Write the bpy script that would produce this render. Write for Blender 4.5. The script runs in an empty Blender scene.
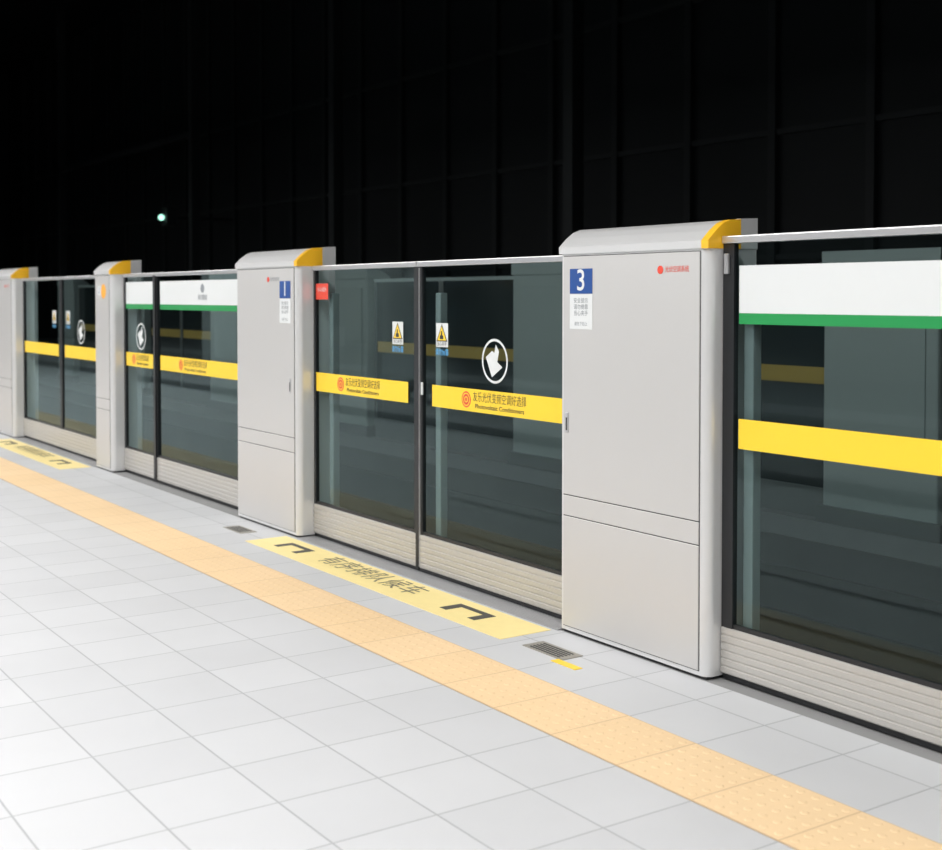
import bpy, bmesh, math
from mathutils import Vector, Matrix

scene = bpy.context.scene
COL = scene.collection
scene.view_settings.view_transform = 'Standard'

# ------------------------------------------------------------------ materials
def newmat(name):
    m = bpy.data.materials.new(name); m.use_nodes = True
    nt = m.node_tree; b = nt.nodes.get('Principled BSDF')
    return m, nt, b

def mat_simple(name, col, rough=0.5, metal=0.0, noise=0.0, nscale=8.0, bump=0.0, spec=None, emit=None, estr=0.0):
    m, nt, b = newmat(name)
    b.inputs['Base Color'].default_value = (*col, 1)
    b.inputs['Roughness'].default_value = rough
    b.inputs['Metallic'].default_value = metal
    if spec is not None: b.inputs['Specular IOR Level'].default_value = spec
    if emit:
        b.inputs['Emission Color'].default_value = (*emit, 1)
        b.inputs['Emission Strength'].default_value = estr
    if noise > 0 or bump > 0:
        tc = nt.nodes.new('ShaderNodeTexCoord')
        n = nt.nodes.new('ShaderNodeTexNoise'); n.inputs['Scale'].default_value = nscale
        n.inputs['Detail'].default_value = 6
        nt.links.new(tc.outputs['Object'], n.inputs['Vector'])
        if noise > 0:
            mx = nt.nodes.new('ShaderNodeMixRGB'); mx.blend_type = 'MIX'
            mx.inputs['Color1'].default_value = (*[c*(1-noise) for c in col], 1)
            mx.inputs['Color2'].default_value = (*[min(1, c*(1+noise)) for c in col], 1)
            nt.links.new(n.outputs['Fac'], mx.inputs['Fac'])
            nt.links.new(mx.outputs['Color'], b.inputs['Base Color'])
        if bump > 0:
            bp = nt.nodes.new('ShaderNodeBump'); bp.inputs['Strength'].default_value = bump
            bp.inputs['Distance'].default_value = 0.01
            nt.links.new(n.outputs['Fac'], bp.inputs['Height'])
            nt.links.new(bp.outputs['Normal'], b.inputs['Normal'])
    return m

M_pillar = mat_simple('silver_paint', (0.61, 0.60, 0.59), 0.38, 0.35, noise=0.015, nscale=3)
M_hood = mat_simple('hood_paint', (0.70, 0.70, 0.70), 0.32, 0.3)
M_yellow = mat_simple('yellow_paint', (0.92, 0.50, 0.02), 0.45)
M_band = mat_simple('yellow_vinyl', (0.93, 0.63, 0.035), 0.4)
M_mat = mat_simple('yellow_floor_vinyl', (0.90, 0.74, 0.33), 0.55, noise=0.05, nscale=20)
M_black = mat_simple('black_rubber', (0.012, 0.013, 0.015), 0.4)
M_gap = mat_simple('shadow_gap', (0.06, 0.06, 0.06), 0.7)
M_alu = mat_simple('aluminium', (0.60, 0.60, 0.61), 0.3, 0.7)
M_thr = mat_simple('threshold_metal', (0.42, 0.42, 0.43), 0.4, 0.6)
M_sill = mat_simple('ribbed_sill', (0.56, 0.54, 0.51), 0.33, 0.5)
M_white = mat_simple('white_vinyl', (0.70, 0.72, 0.72), 0.4)
M_green = mat_simple('green_vinyl', (0.012, 0.28, 0.07), 0.4)
M_blue = mat_simple('blue_label', (0.010, 0.065, 0.27), 0.4)
M_lblue = mat_simple('light_blue_text', (0.10, 0.38, 0.70), 0.4)
M_red = mat_simple('red_vinyl', (0.75, 0.07, 0.04), 0.4)
M_orange = mat_simple('orange_vinyl', (0.95, 0.42, 0.05), 0.4)
M_ink = mat_simple('dark_ink', (0.02, 0.02, 0.02), 0.5)
M_ginkt = mat_simple('grey_ink', (0.25, 0.27, 0.29), 0.5)
M_floorink = mat_simple('floor_ink', (0.075, 0.07, 0.06), 0.6)
M_floorink2 = mat_simple('worn_floor_ink', (0.20, 0.18, 0.12), 0.6)
M_dark = mat_simple('unlit_wall_panel', (0.006, 0.008, 0.009), 0.6, noise=0.3, nscale=1.5, spec=0.2)  # unlit track side: darkness put into the wall and rib colours
M_dark2 = mat_simple('dark_wall_rib', (0.014, 0.017, 0.018), 0.6, spec=0.2)
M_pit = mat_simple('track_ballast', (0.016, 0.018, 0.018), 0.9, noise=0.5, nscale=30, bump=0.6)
M_rail = mat_simple('rail_steel', (0.25, 0.23, 0.22), 0.35, 0.8)
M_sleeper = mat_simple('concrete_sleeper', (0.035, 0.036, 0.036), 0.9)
M_conc = mat_simple('platform_concrete', (0.25, 0.25, 0.25), 0.8, noise=0.1)
M_ceil = mat_simple('ceiling_paint', (0.55, 0.55, 0.55), 0.7)
M_col = mat_simple('column_cladding', (0.70, 0.74, 0.74), 0.4, noise=0.03)
M_backwall = mat_simple('back_wall_cladding', (0.12, 0.15, 0.16), 0.5, noise=0.2, nscale=0.6)
M_screen = mat_simple('lit_poster', (0.1, 0.3, 0.5), 0.4, emit=(0.25, 0.6, 1.0), estr=2.2)
M_bench = mat_simple('bench_steel', (0.35, 0.35, 0.35), 0.4, 0.6)
M_lamp = mat_simple('lamp_diffuser', (0.9, 0.9, 0.9), 0.4, emit=(1.0, 0.99, 0.97), estr=4.0)
M_glim = mat_simple('signal_lens', (0.4, 0.9, 0.7), 0.4, emit=(0.45, 1.0, 0.78), estr=2.0)
M_grate = mat_simple('grate_metal', (0.36, 0.34, 0.30), 0.5, 0.4)
M_colbase = mat_simple('column_base_stone', (0.18, 0.18, 0.18), 0.5)
M_reflpost = mat_simple('reflection_post_grey', (0.26, 0.28, 0.28), 0.5, 0.2)  # grey of the added posts that imitate reflected streaks
M_dkband = mat_simple('dark_reflection_band', (0.16, 0.17, 0.18), 0.5, noise=0.2, nscale=12)  # for unseen floor bands added to darken the glass reflection
M_farpil = mat_simple('far_gate_paint_dimmed', (0.19, 0.225, 0.22), 0.5, 0.1)  # far gate paint, sill, band: near colours darkened, dimness put into them
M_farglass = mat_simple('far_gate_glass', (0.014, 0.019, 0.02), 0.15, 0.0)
M_farsill = mat_simple('far_gate_sill_dimmed', (0.09, 0.10, 0.10), 0.5, 0.2)
M_faryel = mat_simple('far_gate_band_dimmed', (0.24, 0.17, 0.03), 0.5)
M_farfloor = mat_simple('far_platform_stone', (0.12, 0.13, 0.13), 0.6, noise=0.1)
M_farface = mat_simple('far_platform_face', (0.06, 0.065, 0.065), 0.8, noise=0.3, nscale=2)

# single-sheet glass: tinted transmission + fresnel reflection (same from both sides)
M_glass = bpy.data.materials.new('tinted_glass'); M_glass.use_nodes = True
nt = M_glass.node_tree; nt.nodes.clear()
o = nt.nodes.new('ShaderNodeOutputMaterial')
tr = nt.nodes.new('ShaderNodeBsdfTransparent'); tr.inputs['Color'].default_value = (0.68, 0.79, 0.79, 1)
gl = nt.nodes.new('ShaderNodeBsdfGlossy'); gl.inputs['Roughness'].default_value = 0.0
gl.inputs['Color'].default_value = (0.74, 0.95, 0.96, 1)
geo = nt.nodes.new('ShaderNodeNewGeometry')
mr = nt.nodes.new('ShaderNodeMapRange')
mr.inputs['From Min'].default_value = 0; mr.inputs['From Max'].default_value = 1
mr.inputs['To Min'].default_value = 1.36; mr.inputs['To Max'].default_value = 1/1.36
fr = nt.nodes.new('ShaderNodeFresnel')
nt.links.new(geo.outputs['Backfacing'], mr.inputs['Value']); nt.links.new(mr.outputs[0], fr.inputs['IOR'])
mx = nt.nodes.new('ShaderNodeMixShader')
nt.links.new(fr.outputs[0], mx.inputs[0]); nt.links.new(tr.outputs[0], mx.inputs[1]); nt.links.new(gl.outputs[0], mx.inputs[2])
nt.links.new(mx.outputs[0], o.inputs['Surface'])

# floor tiles
def tile_material(name, c1, c2, cm, tw, th, rough=0.45, offx=0.0, offy=0.0, mortar=0.004):
    m, nt, b = newmat(name)
    tc = nt.nodes.new('ShaderNodeTexCoord')
    mp = nt.nodes.new('ShaderNodeMapping'); mp.inputs['Location'].default_value = (offx, offy, 0)
    br = nt.nodes.new('ShaderNodeTexBrick')
    br.offset = 0.0; br.squash = 1.0
    br.inputs['Scale'].default_value = 1.0
    br.inputs['Brick Width'].default_value = tw; br.inputs['Row Height'].default_value = th
    br.inputs['Mortar Size'].default_value = mortar; br.inputs['Mortar Smooth'].default_value = 0.3
    br.inputs['Bias'].default_value = 0.0
    br.inputs['Color1'].default_value = (*c1, 1); br.inputs['Color2'].default_value = (*c2, 1)
    br.inputs['Mortar'].default_value = (*cm, 1)
    n = nt.nodes.new('ShaderNodeTexNoise'); n.inputs['Scale'].default_value = 2.5; n.inputs['Detail'].default_value = 8
    mm = nt.nodes.new('ShaderNodeMixRGB'); mm.blend_type = 'MULTIPLY'; mm.inputs['Fac'].default_value = 0.10
    nt.links.new(tc.outputs['Object'], mp.inputs['Vector'])
    nt.links.new(mp.outputs['Vector'], br.inputs['Vector'])
    nt.links.new(tc.outputs['Object'], n.inputs['Vector'])
    nt.links.new(br.outputs['Color'], mm.inputs['Color1']); nt.links.new(n.outputs['Fac'], mm.inputs['Color2'])
    nt.links.new(mm.outputs['Color'], b.inputs['Base Color'])
    bp = nt.nodes.new('ShaderNodeBump'); bp.invert = True; bp.inputs['Strength'].default_value = 0.4; bp.inputs['Distance'].default_value = 0.003
    nt.links.new(br.outputs['Fac'], bp.inputs['Height']); nt.links.new(bp.outputs['Normal'], b.inputs['Normal'])
    b.inputs['Roughness'].default_value = rough
    return m
M_tile = tile_material('granite_tiles', (0.59, 0.595, 0.61), (0.55, 0.555, 0.57), (0.39, 0.40, 0.41), 0.3, 0.3, 0.55, offy=0.77, mortar=0.0035)
M_tact = tile_material('tactile_tile', (0.85, 0.62, 0.37), (0.82, 0.59, 0.34), (0.62, 0.43, 0.25), 0.3, 0.31, 0.6, offy=0.77, mortar=0.003)

# ------------------------------------------------------------------ helpers
def link(ob, parent=None):
    COL.objects.link(ob)
    if parent: ob.parent = parent
    return ob
def empty(name):
    e = bpy.data.objects.new(name, None); e.empty_display_size = 0.1
    COL.objects.link(e); return e
def finish(bm, name, mat, parent=None, smooth=False):
    me = bpy.data.meshes.new(name); bm.to_mesh(me); bm.free()
    mats = mat if isinstance(mat, (list, tuple)) else [mat]
    for m in mats: me.materials.append(m)
    if smooth:
        for p in me.polygons: p.use_smooth = True
    return link(bpy.data.objects.new(name, me), parent)
def add_box(bm, a, b, mi=0):
    x0, x1 = sorted((a[0], b[0])); y0, y1 = sorted((a[1], b[1])); z0, z1 = sorted((a[2], b[2]))
    vs = [bm.verts.new(p) for p in ((x0,y0,z0),(x1,y0,z0),(x1,y1,z0),(x0,y1,z0),(x0,y0,z1),(x1,y0,z1),(x1,y1,z1),(x0,y1,z1))]
    for f in ((3,2,1,0),(4,5,6,7),(0,1,5,4),(1,2,6,5),(2,3,7,6),(3,0,4,7)):
        fc = bm.faces.new([vs[i] for i in f]); fc.material_index = mi
def box(name, a, b, mat, parent=None, bev=0.0, seg=2):
    bm = bmesh.new(); add_box(bm, a, b)
    if bev > 0: bmesh.ops.bevel(bm, geom=bm.edges[:], offset=bev, segments=seg, affect='EDGES', profile=0.5)
    return finish(bm, name, mat, parent)
def sheet(name, x0, x1, y, z0, z1, mat, parent):
    bm = bmesh.new()
    vs = [bm.verts.new(p) for p in ((x0, y, z0), (x1, y, z0), (x1, y, z1), (x0, y, z1))]
    bm.faces.new(vs)          # normal toward -y
    return finish(bm, name, mat, parent)
def prism_x(name, prof, x0, x1, mat, parent=None, smooth=False):
    """extrude (y,z) profile along x"""
    bm = bmesh.new()
    a = [bm.verts.new((x0, p[0], p[1])) for p in prof]; b = [bm.verts.new((x1, p[0], p[1])) for p in prof]
    n = len(prof)
    bm.faces.new(a); bm.faces.new(b[::-1])
    for i in range(n): bm.faces.new((a[i], b[i], b[(i+1)%n], a[(i+1)%n]))
    bmesh.ops.recalc_face_normals(bm, faces=bm.faces[:])
    return finish(bm, name, mat, parent, smooth)
def prism_z(name, prof, z0, z1, mat, parent=None):
    bm = bmesh.new()
    a = [bm.verts.new((p[0], p[1], z0)) for p in prof]; b = [bm.verts.new((p[0], p[1], z1)) for p in prof]
    n = len(prof)
    bm.faces.new(a); bm.faces.new(b[::-1])
    for i in range(n): bm.faces.new((a[i], b[i], b[(i+1)%n], a[(i+1)%n]))
    bmesh.ops.recalc_face_normals(bm, faces=bm.faces[:])
    return finish(bm, name, mat, parent)
def flat_poly(name, polys, mat, parent, y=None, z=None, th=0.001):
    """polys: list of 2D outlines. y given -> xz plane facing -y ; z given -> xy plane facing +z"""
    bm = bmesh.new()
    for pts in polys:
        if y is not None:
            a = [bm.verts.new((p[0], y, p[1])) for p in pts]; b = [bm.verts.new((p[0], y+th, p[1])) for p in pts]
        else:
            a = [bm.verts.new((p[0], p[1], z)) for p in pts]; b = [bm.verts.new((p[0], p[1], z-th)) for p in pts]
        n = len(pts)
        bm.faces.new(a); bm.faces.new(b[::-1])
        for i in range(n): bm.faces.new((a[i], b[i], b[(i+1)%n], a[(i+1)%n]))
    bmesh.ops.recalc_face_normals(bm, faces=bm.faces[:])
    return finish(bm, name, mat, parent)
def circ(cx, cz, r, n=32): return [(cx+r*math.cos(2*math.pi*i/n), cz+r*math.sin(2*math.pi*i/n)) for i in range(n)]
def ring(name, cx, cz, r0, r1, y, mat, parent, n=48):
    bm = bmesh.new()
    A = [bm.verts.new((p[0], y, p[1])) for p in circ(cx, cz, r0, n)]; B = [bm.verts.new((p[0], y, p[1])) for p in circ(cx, cz, r1, n)]
    for i in range(n): bm.faces.new((A[i], B[i], B[(i+1)%n], A[(i+1)%n]))
    return finish(bm, name, mat, parent)
def text(name, body, x, yz, size, mat, parent, y=None, z=None, width=None, align='CENTER', sp=1.0, rot=0.0, bold=0.0):
    cu = bpy.data.curves.new(name, 'FONT'); cu.body = body; cu.size = size
    cu.align_x = align; cu.align_y = 'CENTER'; cu.space_line = sp
    cu.offset = bold
    cu.materials.append(mat)
    ob = bpy.data.objects.new(name, cu); link(ob, parent)
    if y is not None:
        ob.location = (x, y, yz); ob.rotation_euler = (math.pi/2, 0, 0)
    else:
        ob.location = (x, yz, z); ob.rotation_euler = (0, 0, rot)
    if width:
        bpy.context.view_layer.update()
        if ob.dimensions.x > 1e-4: ob.scale.x = width/ob.dimensions.x
    return ob

# ------------------------------------------------------------------ gate pillar
def gate_pillar(xa, xb, number=None, num_side='L', logo=True, handle='L', sticker=False):
    """xa far (left) x, xb near (right) x ; front face y=0"""
    P = empty('platform_gate_pillar')
    dep = 0.23; r = 0.035
    prof = [(xa+0.008, 0), (xa, 0.008), (xa, dep), (xb, dep)]
    for i in range(9):
        t = i/8*math.pi/2
        prof.append((xb - r + r*math.cos(t), r - r*math.sin(t)))
    prism_z('body', prof, 0.012, 1.495, M_hood, P)
    box('plinth', (xa+0.01, 0.01, 0.0), (xb-0.012, dep-0.01, 0.014), M_black, P)
    px0, px1 = xa+0.022, xb-0.040
    for nm, z0, z1 in (('upper_access_panel', 0.548, 1.478), ('middle_strip', 0.466, 0.544), ('lower_access_panel', 0.03, 0.462)):
        box(nm, (px0, -0.005, z0), (px1, 0.002, z1), M_pillar, P, bev=0.0015, seg=1)
    box('seam_backing', (px0-0.003, -0.0012, 0.027), (px1+0.003, 0.001, 1.481), M_gap, P)
    hp = [(-0.006, 1.488), (-0.007, 1.515), (0.002, 1.524), (0.03, 1.550), (0.065, 1.575), (0.10, 1.587), (dep, 1.597), (dep, 1.488)]
    prism_x('hood', hp, xa-0.006, xb-0.022, M_hood, P)
    hy = [(-0.007, 1.488), (-0.008, 1.515), (0.002, 1.525), (0.03, 1.551), (0.065, 1.576), (0.10, 1.588), (0.15, 1.592), (0.15, 1.488)]
    prism_x('hood_end_cap', hy, xb-0.030, xb+0.004, M_yellow, P)
    hz = [(0.15, 1.488), (0.15, 1.593), (dep+0.002, 1.5975), (dep+0.002, 1.488)]
    prism_x('hood_rear_end', hz, xb-0.022, xb+0.004, M_hood, P)
    if handle:
        hx = xa+0.045 if handle == 'L' else xb-0.085
        box('lock_plate', (hx-0.010, -0.008, 0.79), (hx+0.010, -0.004, 0.87), M_alu, P, bev=0.002)
        box('lock_slot', (hx-0.004, -0.009, 0.80), (hx+0.004, -0.0078, 0.85), M_gap, P)
    if number:
        lx = xa+0.130 if num_side == 'L' else xb-0.145
        w = 0.068
        dz = 0.012 if num_side == 'L' else -0.010
        box('number_plate', (lx-w, -0.0062, 1.322+dz), (lx+w, -0.0045, 1.418+dz), M_blue, P)
        text('number', number, lx, 1.370+dz, 0.115, M_white, P, y=-0.0068, bold=0.001)
        box('notice_plate', (lx-w, -0.0062, 1.185+dz), (lx+w, -0.0045, 1.320+dz), M_white, P)
        text('notice_text', '安全提示\n请勿倚靠\n当心夹手', lx, 1.270+dz, 0.022, M_ginkt, P, y=-0.0068, sp=1.1)
        text('notice_small_text', '请先下后上', lx, 1.205+dz, 0.016, M_ginkt, P, y=-0.0068)
    if logo:
        cx = xb-0.235
        if num_side == 'R': cx = xb-0.36
        flat_poly('round_mark', [circ(cx, 1.418, 0.015)], M_red, P, y=-0.0065)
        text('mark_text', '光伏空调系统', cx+0.085, 1.418, 0.024, M_red if num_side == 'L' else M_ginkt, P, y=-0.0065, width=0.12)
    if sticker:
        flat_poly('round_mark', [circ(xa+0.22, 1.36, 0.055)], M_orange, P, y=-0.0065)
        box('tag_plate', (xa+0.08, -0.0062, 1.33), (xa+0.16, -0.0045, 1.40), M_white, P)
        text('tag_text', '2', xa+0.12, 1.365, 0.06, M_blue, P, y=-0.0068)
    return P

# ------------------------------------------------------------------ panels
def ribbed_sill(x0, x1, y, parent, z0=0.022, z1=0.185, n=6, name='ribbed_sill'):
    prof = [(y+0.03, z0)]
    h = (z1-z0)/n
    for i in range(n):
        b = z0+i*h
        prof += [(y-0.006, b+0.002), (y-0.010, b+0.006), (y-0.010, b+h-0.004), (y-0.006, b+h-0.001)]
    prof += [(y+0.004, z1), (y+0.03, z1)]
    prism_x(name, prof, x0, x1, M_sill, parent)

def pictogram(cx, cz, y, parent, r=0.098):
    ring('pictogram_ring', cx, cz, r, r*0.89, y, M_white, parent)
    s = r/0.1
    L = [(-0.012, 0.074), (-0.012, 0.034), (-0.032, 0.038), (-0.070, -0.004), (0.000, -0.076), (0.064, -0.008), (0.020, 0.002), (0.020, 0.052)]
    th = math.radians(-16); c, sn = math.cos(th), math.sin(th)
    L = [(a*c-b*sn, a*sn+b*c) for a, b in L]
    flat_poly('pictogram_arrow', [[(cx+a*s, cz+b*s) for a, b in L]],
              M_white, parent, y=y-0.0005, th=0.0005)

def warning(cx, y, parent, z0=1.088, z1=1.199):
    w = 0.05
    box('warning_plate', (cx-w, y-0.0015, z0), (cx+w, y, z1), M_white, parent)
    flat_poly('warning_triangle_edge', [[(cx-0.046, z0+0.026), (cx+0.046, z0+0.026), (cx, z1-0.004)]], M_ink, parent, y=y-0.0022, th=0.0005)
    flat_poly('warning_triangle', [[(cx-0.037, z0+0.031), (cx+0.037, z0+0.031), (cx, z1-0.014)]], M_band, parent, y=y-0.0028, th=0.0005)
    flat_poly('warning_hand', [[(cx-0.016, z0+0.036), (cx+0.014, z0+0.036), (cx+0.014, z0+0.052), (cx+0.004, z0+0.056), (cx+0.004, z0+0.074), (cx-0.006, z0+0.074), (cx-0.006, z0+0.056), (cx-0.016, z0+0.052)],
        ], M_ink, parent, y=y-0.0033, th=0.0004)
    text('warning_caption', '当心夹手', cx, z0+0.013, 0.020, M_ink, parent, y=y-0.0025, width=0.08)
    text('warning_blue_text', '请勿倚靠', cx, z0-0.026, 0.034, M_lblue, parent, y=y-0.0015, width=0.11, bold=0.0004)

def slogan(xc, y, parent, w=0.38, cz=0.858):
    flat_poly('round_mark', [circ(xc-w/2-0.055, cz, 0.037)], M_red, parent, y=y-0.0015, th=0.0005)
    ring('round_mark_ring', xc-w/2-0.055, cz, 0.030, 0.025, y-0.0022, M_band, parent)
    ring('round_mark_core', xc-w/2-0.055, cz, 0.014, 0.009, y-0.0022, M_band, parent)
    text('slogan_text', '友乐光伏变频空调好选择', xc, cz+0.014, 0.048, M_ink, parent, y=y-0.0018, width=w)
    text('slogan_subtext', 'Photovoltaic Conditioners', xc, cz-0.026, 0.028, M_ink, parent, y=y-0.0018, width=w*0.92, bold=0.0004)

def glass_leaf(name, x0, x1, y, stile_l=0.03, stile_r=0.03, zt=1.49, band=None, white=None, refl_x=None):
    """glazed panel, x0 left(far) x1 right(near)"""
    L = empty(name)
    box('top_rail', (x0, y-0.016, zt-0.026), (x1, y+0.022, zt), M_alu, L, bev=0.004)
    sheet('glass_pane', x0+0.004, x1-0.004, y+0.004, 0.18, zt-0.02, M_glass, L)
    bm = bmesh.new()
    if stile_l: add_box(bm, (x0, y-0.006, 0.18), (x0+stile_l, y+0.016, zt-0.024))
    if stile_r: add_box(bm, (x1-stile_r, y-0.006, 0.18), (x1, y+0.016, zt-0.024))
    add_box(bm, (x0, y-0.002, 0.18), (x1, y+0.012, 0.20))
    finish(bm, 'black_stiles', M_black, L)
    ribbed_sill(x0, x1, y, L)
    box('bottom_seal', (x0+0.002, y-0.002, 0.006), (x1-0.002, y+0.024, 0.024), M_black, L)
    if refl_x: box('reflection_post', (refl_x-0.022, y+0.03, 0.02), (refl_x+0.022, y+0.07, zt-0.15), M_reflpost, L, bev=0.004)  # added grey post, stands in for a pale reflected streak in the glass
    if band: box('yellow_band', (band[0], y-0.0012, 0.806), (band[1], y-0.0002, 0.908), M_band, L)
    if white:
        box('white_band', (white[0], y-0.0012, 1.267), (white[1], y-0.0002, 1.428), M_white, L)
        box('green_band', (white[0], y-0.0012, 1.230), (white[1], y-0.0002, 1.267), M_green, L)
    return L

YD = 0.10
gate_pillar(-9.72, -9.34, None, logo=False, handle=None, sticker=True)
gate_pillar(-7.05, -6.24, '1', 'R', True, 'R')
gate_pillar(-3.93, -3.12, '3', 'L', True, 'L')
gate_pillar(-0.62, 0.19, '4', 'L', True, 'L')
gate_pillar(-12.95, -12.14, '6', 'L', True, 'L')
gate_pillar(-16.2, -15.4, '7', 'L', True, 'L')
gate_pillar(2.6, 3.4, '9', 'L', True, 'L')

XM = -5.150
A = glass_leaf('sliding_glass_door', -6.235, XM-0.002, YD, band=(-6.225, XM-0.100), stile_l=0.02, stile_r=0.035, refl_x=-6.10)
slogan(-5.70, YD, A, w=0.36)
warning(-5.345, YD-0.001, A)
box('red_sticker', (-6.215, YD-0.0015, 1.306), (-6.075, YD-0.0002, 1.392), M_red, A)
text('sticker_text', '小心站台', -6.145, 1.36, 0.03, M_white, A, y=YD-0.002, width=0.1)
B = glass_leaf('sliding_glass_door', XM+0.002, -3.935, YD, band=(XM+0.118, -3.95), stile_l=0.035, stile_r=0.02, refl_x=-5.03)
slogan(-4.49, YD, B, w=0.40)
warning(-4.945, YD-0.001, B)
pictogram(-4.523, 1.040, YD-0.001, B)
box('meeting_gasket', (XM-0.012, YD-0.014, 0.024), (XM+0.014, YD-0.006, 1.462), M_black, B)
box('edge_strip', (XM+0.014, YD-0.012, 0.03), (XM+0.020, YD-0.005, 1.46), M_alu, B)
box('door_handle', (XM+0.034, YD-0.014, 0.855), (XM+0.048, YD-0.005, 0.915), M_white, B, bev=0.003)

C = glass_leaf('sliding_glass_door', -9.335, -8.672, YD, band=(-9.30, -8.70), white=(-9.30, -8.70))
pictogram(-8.98, 1.03, YD-0.001, C)
slogan(-8.95, YD, C, w=0.26)
D = glass_leaf('fixed_glass_panel', -8.668, -7.055, YD, band=(-8.59, -7.08), white=(-8.59, -7.08))
slogan(-7.95, YD, D, w=0.4)
flat_poly('round_mark', [circ(-7.82, 1.375, 0.03)], M_ginkt, D, y=YD-0.0022, th=0.0006)
text('band_text', '请勿翻越', -7.82, 1.315, 0.04, M_ginkt, D, y=YD-0.002)
box('post', (-8.69, YD-0.018, 0.02), (-8.65, YD+0.02, 1.47), M_black, D)

E = glass_leaf('sliding_glass_door', -12.135, -10.95, YD, band=(-12.1, -11.03))
F = glass_leaf('sliding_glass_door', -10.946, -9.725, YD, band=(-10.85, -9.76))
pictogram(-10.4, 1.03, YD-0.001, F); warning(-10.75, YD-0.001, F); warning(-11.15, YD-0.001, E)
glass_leaf('fixed_glass_panel', -15.395, -12.955, YD, band=(-15.3, -13.0), white=(-15.3, -13.0))
glass_leaf('fixed_glass_panel', -22.0, -16.205, YD, band=(-21.9, -16.3), white=(-21.9, -16.3))

YR = 0.07
G = glass_leaf('fixed_glass_panel', -3.115, -0.625, YR, zt=1.530, band=(-3.045, -0.70), white=(-3.045, -0.70), stile_l=0.05, stile_r=0.04, refl_x=-3.03)
box('latch_housing', (-3.105, YR-0.016, 1.40), (-3.085, YR-0.005, 1.47), M_alu, G, bev=0.003)
text('band_text', '请勿翻越', -1.5, 1.35, 0.07, M_ginkt, G, y=YR-0.002)
H1 = glass_leaf('sliding_glass_door', 0.195, 1.39, YD, band=(0.22, 1.30))
H2 = glass_leaf('sliding_glass_door', 1.394, 2.595, YD, band=(1.49, 2.57))

# ------------------------------------------------------------------ floor
bm = bmesh.new(); add_box(bm, (-40, -14, -0.25), (12, 0.0, 0.0)); finish(bm, 'floor', M_tile)
bm = bmesh.new(); add_box(bm, (-40, 0.0, -0.25), (12, 0.34, -0.0005)); finish(bm, 'platform_edge_slab', M_conc)
box('platform_edge_face', (-39.9, 0.30, -1.2), (11.9, 0.334, -0.25), M_conc)
bm = bmesh.new()
for y0, y1 in ((-4.0, -3.5), (-5.3, -4.9), (-7.6, -6.4), (-13.9, -8.6)): add_box(bm, (-39.9, y0, 0.0), (11.9, y1, 0.002))
finish(bm, 'floor_reflection_bands', M_dkband)  # unseen dark bands added so the reflected floor shows streaks in the glass

def threshold(x0, x1):
    T = empty('door_threshold')
    bm = bmesh.new()
    add_box(bm, (x0, -0.012, 0.0), (x1, 0.20, 0.004))
    for i in range(8): add_box(bm, (x0, -0.006+i*0.013, 0.004), (x1, 0.001+i*0.013, 0.006))
    finish(bm, 'tread_plate', M_thr, T)
for a, b in ((-6.236, -3.934), (-12.13, -9.73), (0.2, 2.59)): threshold(a, b)

T = empty('tactile_paving_strip')
box('strip_base', (-30, -0.77, 0.0), (8, -0.46, 0.003), M_tact, T)
bm = bmesh.new()
sp = 0.05
nx = int(13.0/sp)
for ix in range(nx):
    for iy in range(6):
        cx = -13.0 + (ix+0.5)*sp; cy = -0.77+0.03+iy*0.05
        N = 8
        r0 = [bm.verts.new((cx+0.013*math.cos(2*math.pi*k/N), cy+0.013*math.sin(2*math.pi*k/N), 0.003)) for k in range(N)]
        r1 = [bm.verts.new((cx+0.008*math.cos(2*math.pi*k/N), cy+0.008*math.sin(2*math.pi*k/N), 0.0045)) for k in range(N)]
        for k in range(N): bm.faces.new((r0[k], r0[(k+1)%N], r1[(k+1)%N], r1[k]))
        bm.faces.new(r1)
finish(bm, 'raised_dots', M_tact, T)

def boarding(x0, x1):
    Bm = empty('boarding_floor_marking')
    box('yellow_mat', (x0, -0.275, 0.0), (x1, -0.03, 0.002), M_mat, Bm)
    def bracket(cx, cy):
        w, h, t = 0.13, 0.055, 0.03
        flat_poly('bracket_symbol', [
            [(cx-w, cy+h-t), (cx+w, cy+h-t), (cx+w, cy+h), (cx-w, cy+h)],
            [(cx-w, cy-h), (cx-w+0.05, cy-h), (cx-w+0.05, cy+h-t), (cx-w, cy+h-t)],
            [(cx+w-0.05, cy-h), (cx+w, cy-h), (cx+w, cy+h-t), (cx+w-0.05, cy+h-t)]], M_floorink, Bm, z=0.0032, th=0.001)
    bracket(x1-0.42, -0.145); bracket(x0+0.33, -0.145)
    text('marking_text', '有序排队候车', (x0+x1)/2-0.08, -0.135, 0.15, M_floorink2, Bm, z=0.0032, width=0.90)
boarding(-6.33, -3.955); boarding(-12.1, -9.75); boarding(0.25, 2.55)

def drain(x, y, yellow=True):
    Dp = empty('floor_vent_plate')
    box('plate', (x-0.12, y-0.05, 0), (x+0.12, y+0.05, 0.0025), M_grate, Dp)
    bm = bmesh.new()
    for i in range(5): add_box(bm, (x-0.09, y-0.038+i*0.016, 0.0025), (x+0.09, y-0.031+i*0.016, 0.004))
    finish(bm, 'grille_bars', M_gap, Dp)
    if yellow: box('yellow_patch', (x+0.10, y-0.085, 0), (x+0.24, y-0.050, 0.002), M_band, Dp)
drain(-3.72, -0.205, True); drain(-6.66, -0.16, False)

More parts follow.
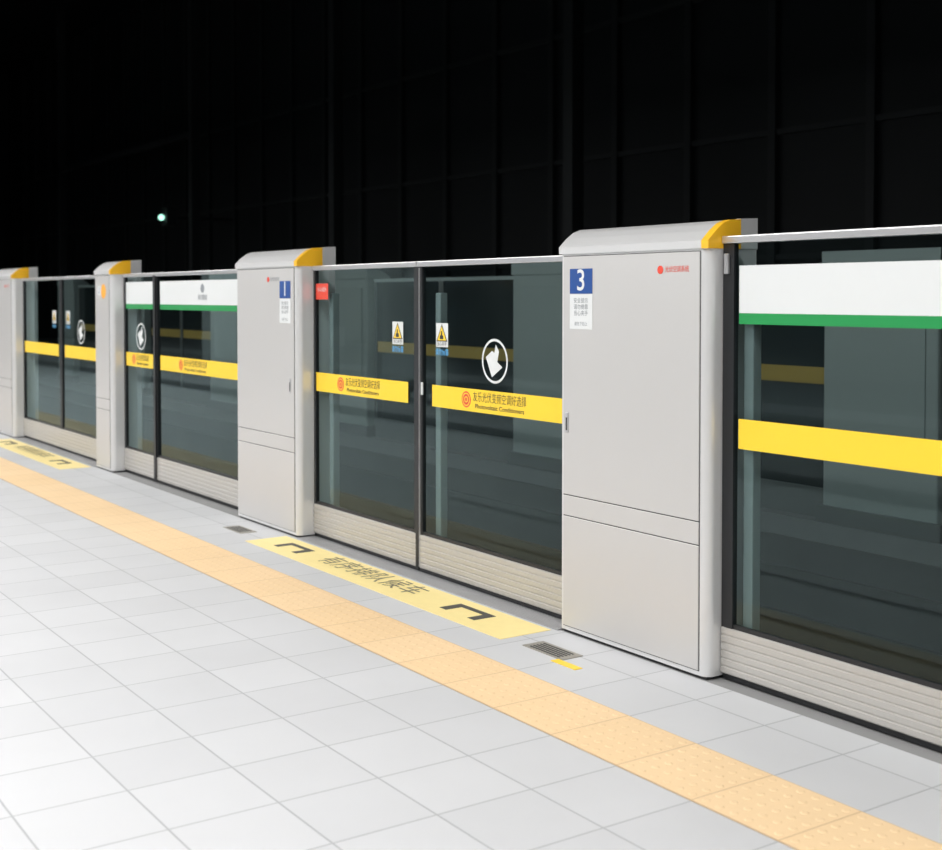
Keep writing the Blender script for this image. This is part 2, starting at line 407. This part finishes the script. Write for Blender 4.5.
# ------------------------------------------------------------------ track side
YO = 2.75
box('track_bed', (-39.99, 0.335, -1.3), (11.99, YO, -1.2), M_pit)
for yy in (0.83, 2.265):
    prism_x('track_rail', [(yy-0.07, -1.12), (yy+0.07, -1.12), (yy+0.07, -1.105), (yy+0.01, -1.09), (yy+0.01, -1.0), (yy+0.035, -0.985), (yy+0.035, -0.95), (yy-0.035, -0.95), (yy-0.035, -0.985), (yy-0.01, -1.0), (yy-0.01, -1.09), (yy-0.07, -1.105)], -39.9, 11.9, M_rail)
bm = bmesh.new()
for i in range(79): add_box(bm, (-39.9+i*0.65, 0.45, -1.2), (-39.66+i*0.65, 2.65, -1.12))
finish(bm, 'railway_sleepers', M_sleeper)

# opposite platform with its own row of gates, seen from behind across the track
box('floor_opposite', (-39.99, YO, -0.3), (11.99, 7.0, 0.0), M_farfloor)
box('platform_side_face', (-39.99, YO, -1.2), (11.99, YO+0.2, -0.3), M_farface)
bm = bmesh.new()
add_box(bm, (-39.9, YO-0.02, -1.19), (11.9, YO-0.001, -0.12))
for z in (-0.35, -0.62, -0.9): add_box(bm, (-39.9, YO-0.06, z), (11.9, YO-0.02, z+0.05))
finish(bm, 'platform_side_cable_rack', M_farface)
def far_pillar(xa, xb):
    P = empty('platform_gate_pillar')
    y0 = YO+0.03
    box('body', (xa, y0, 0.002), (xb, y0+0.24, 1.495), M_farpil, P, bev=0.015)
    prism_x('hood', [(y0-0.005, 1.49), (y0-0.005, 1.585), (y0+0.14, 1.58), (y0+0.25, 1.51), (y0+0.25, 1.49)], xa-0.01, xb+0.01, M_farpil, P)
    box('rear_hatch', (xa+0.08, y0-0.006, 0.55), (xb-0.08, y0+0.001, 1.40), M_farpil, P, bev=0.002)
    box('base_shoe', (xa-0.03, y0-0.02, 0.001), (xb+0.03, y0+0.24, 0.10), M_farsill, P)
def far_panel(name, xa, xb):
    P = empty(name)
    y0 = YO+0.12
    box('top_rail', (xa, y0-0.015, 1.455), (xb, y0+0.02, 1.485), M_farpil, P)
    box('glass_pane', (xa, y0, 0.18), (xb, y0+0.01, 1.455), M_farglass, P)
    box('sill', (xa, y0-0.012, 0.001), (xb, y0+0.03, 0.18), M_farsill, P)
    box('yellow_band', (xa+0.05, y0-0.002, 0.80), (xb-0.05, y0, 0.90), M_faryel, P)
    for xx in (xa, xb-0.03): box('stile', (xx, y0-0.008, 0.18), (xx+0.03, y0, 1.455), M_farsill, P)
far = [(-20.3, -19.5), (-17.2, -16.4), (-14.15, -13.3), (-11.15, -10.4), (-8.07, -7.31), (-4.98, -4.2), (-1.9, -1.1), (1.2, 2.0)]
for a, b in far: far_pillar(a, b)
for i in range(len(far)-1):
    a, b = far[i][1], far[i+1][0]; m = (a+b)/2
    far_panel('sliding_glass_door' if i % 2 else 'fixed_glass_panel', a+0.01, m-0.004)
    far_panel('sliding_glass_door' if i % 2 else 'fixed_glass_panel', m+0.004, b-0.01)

box('wall_track', (-40, 7.0, -1.3), (12, 7.2, 8.0), M_dark)
bm = bmesh.new()
for i in range(39):
    x = -38+i*1.25; add_box(bm, (x, 6.93, 0.0), (x+0.10, 7.0, 8.0))
for z in (1.7, 3.0, 4.6): add_box(bm, (-39.9, 6.95, z), (11.9, 7.0, z+0.06))
finish(bm, 'trim_1', M_dark2)
bm = bmesh.new()
for x in (-30, -21.9, -16.5, -11, -6, -1):
    add_box(bm, (x, 5.6, 0.0), (x+0.16, 5.76, 8)); 
add_box(bm, (-30, 5.6, 4.2), (-21.9, 5.7, 4.3))
finish(bm, 'steel_stanchions', M_dark2)
box('wall_left', (-40.2, -14, -1.2), (-40, 7.2, 8), M_dark)
box('wall_right', (12, -14, -1.2), (12.2, 7.2, 8), M_dark)
box('wall_back', (-40, -14.2, -0.25), (12, -14, 8), M_backwall)
box('ceiling', (-40, -14, 3.7), (12, -0.8, 3.85), M_ceil)
box('ceiling_fascia', (-40, -0.8, 3.7), (12, -0.72, 8.0), M_dark)
box('roof_deck', (-40, -0.72, 8.0), (12, 7.2, 8.2), M_dark)

S = empty('signal_lamp')
bm = bmesh.new(); bmesh.ops.create_uvsphere(bm, u_segments=16, v_segments=10, radius=0.055); bmesh.ops.translate(bm, verts=bm.verts, vec=(-23.0, 5.5, 2.80)); finish(bm, 'lens', M_glim, S, True)
box('housing', (-23.15, 5.55, 2.65), (-22.85, 5.75, 3.0), M_dark2, S, bev=0.02)
box('bracket', (-23.03, 5.7, 2.77), (-22.97, 6.96, 2.83), M_dark2, S)

# ------------------------------------------------------------------ platform furniture (reflected in the glass)
def column(x, y):
    Cc = empty('platform_column')
    box('shaft', (x-0.30, y-0.30, 0.12), (x+0.30, y+0.30, 3.70), M_col, Cc, bev=0.03)
    box('base', (x-0.34, y-0.34, 0.0), (x+0.34, y+0.34, 0.14), M_colbase, Cc, bev=0.01)
for x in (-9.3, -15.3, -21.3, 6.0): column(x, -5.8)
def bench(x, y):
    Bc = empty('bench')
    box('seat', (x-0.8, y-0.22, 0.42), (x+0.8, y+0.22, 0.46), M_bench, Bc, bev=0.01)
    box('backrest', (x-0.8, y-0.24, 0.55), (x+0.8, y-0.20, 0.85), M_bench, Bc, bev=0.01)
    for s in (-0.6, 0.6):
        box('leg', (x+s-0.03, y-0.18, 0), (x+s+0.03, y+0.18, 0.42), M_bench, Bc)
        box('back_post', (x+s-0.02, y-0.24, 0.4), (x+s+0.02, y-0.2, 0.6), M_bench, Bc)
for x in (-18.0,): bench(x, -5.8)
def poster(x):
    Pp = empty('lit_poster_board')
    box('frame', (x-0.9, -8.1, 0.0), (x+0.9, -8.0, 2.0), M_dark2, Pp, bev=0.01)
    box('screen', (x-0.35, -7.995, 1.15), (x+0.35, -7.99, 1.55), M_screen, Pp)
for x in (-13.4, -19, -26): poster(x)

# ------------------------------------------------------------------ lighting
for i, (yy, en) in enumerate(((-1.7, 360), (-4.4, 600), (-8.5, 220))):
    Lp = empty('ceiling_lamp')
    box('diffuser', (-34, yy-0.12, 3.62), (10, yy+0.12, 3.66), M_lamp, Lp)
    box('housing', (-34, yy-0.15, 3.66), (10, yy+0.15, 3.70), M_alu, Lp)
    ld = bpy.data.lights.new('lamp_light', 'AREA'); ld.shape = 'RECTANGLE'; ld.size = 26; ld.size_y = 0.5
    ld.energy = en; ld.color = (1.0, 0.99, 0.98)
    lo = bpy.data.objects.new('lamp_light', ld); link(lo, Lp); lo.location = (-9, yy, 3.58)
w = bpy.data.worlds.new('World'); scene.world = w; w.use_nodes = True
w.node_tree.nodes['Background'].inputs[0].default_value = (0.6, 0.75, 0.85, 1)
w.node_tree.nodes['Background'].inputs[1].default_value = 0.02

# ------------------------------------------------------------------ camera
cam = bpy.data.cameras.new('camera'); co = bpy.data.objects.new('camera', cam); COL.objects.link(co)
F = 1268.0; psi = math.radians(34.2); pitch = math.radians(1.5)
cam.sensor_fit = 'HORIZONTAL'; cam.sensor_width = 36; cam.lens = F/942*36
d = Vector((-math.cos(psi)*math.cos(pitch), math.sin(psi)*math.cos(pitch), -math.sin(pitch)))
co.location = (0, -3.1, 1.325)
co.rotation_euler = d.to_track_quat('-Z', 'Y').to_euler()
cam.shift_y = -(129 - F*math.tan(pitch))/942
cam.dof.use_dof = True; cam.dof.focus_distance = 4.9; cam.dof.aperture_fstop = 3.5
cam.clip_end = 200
scene.camera = co
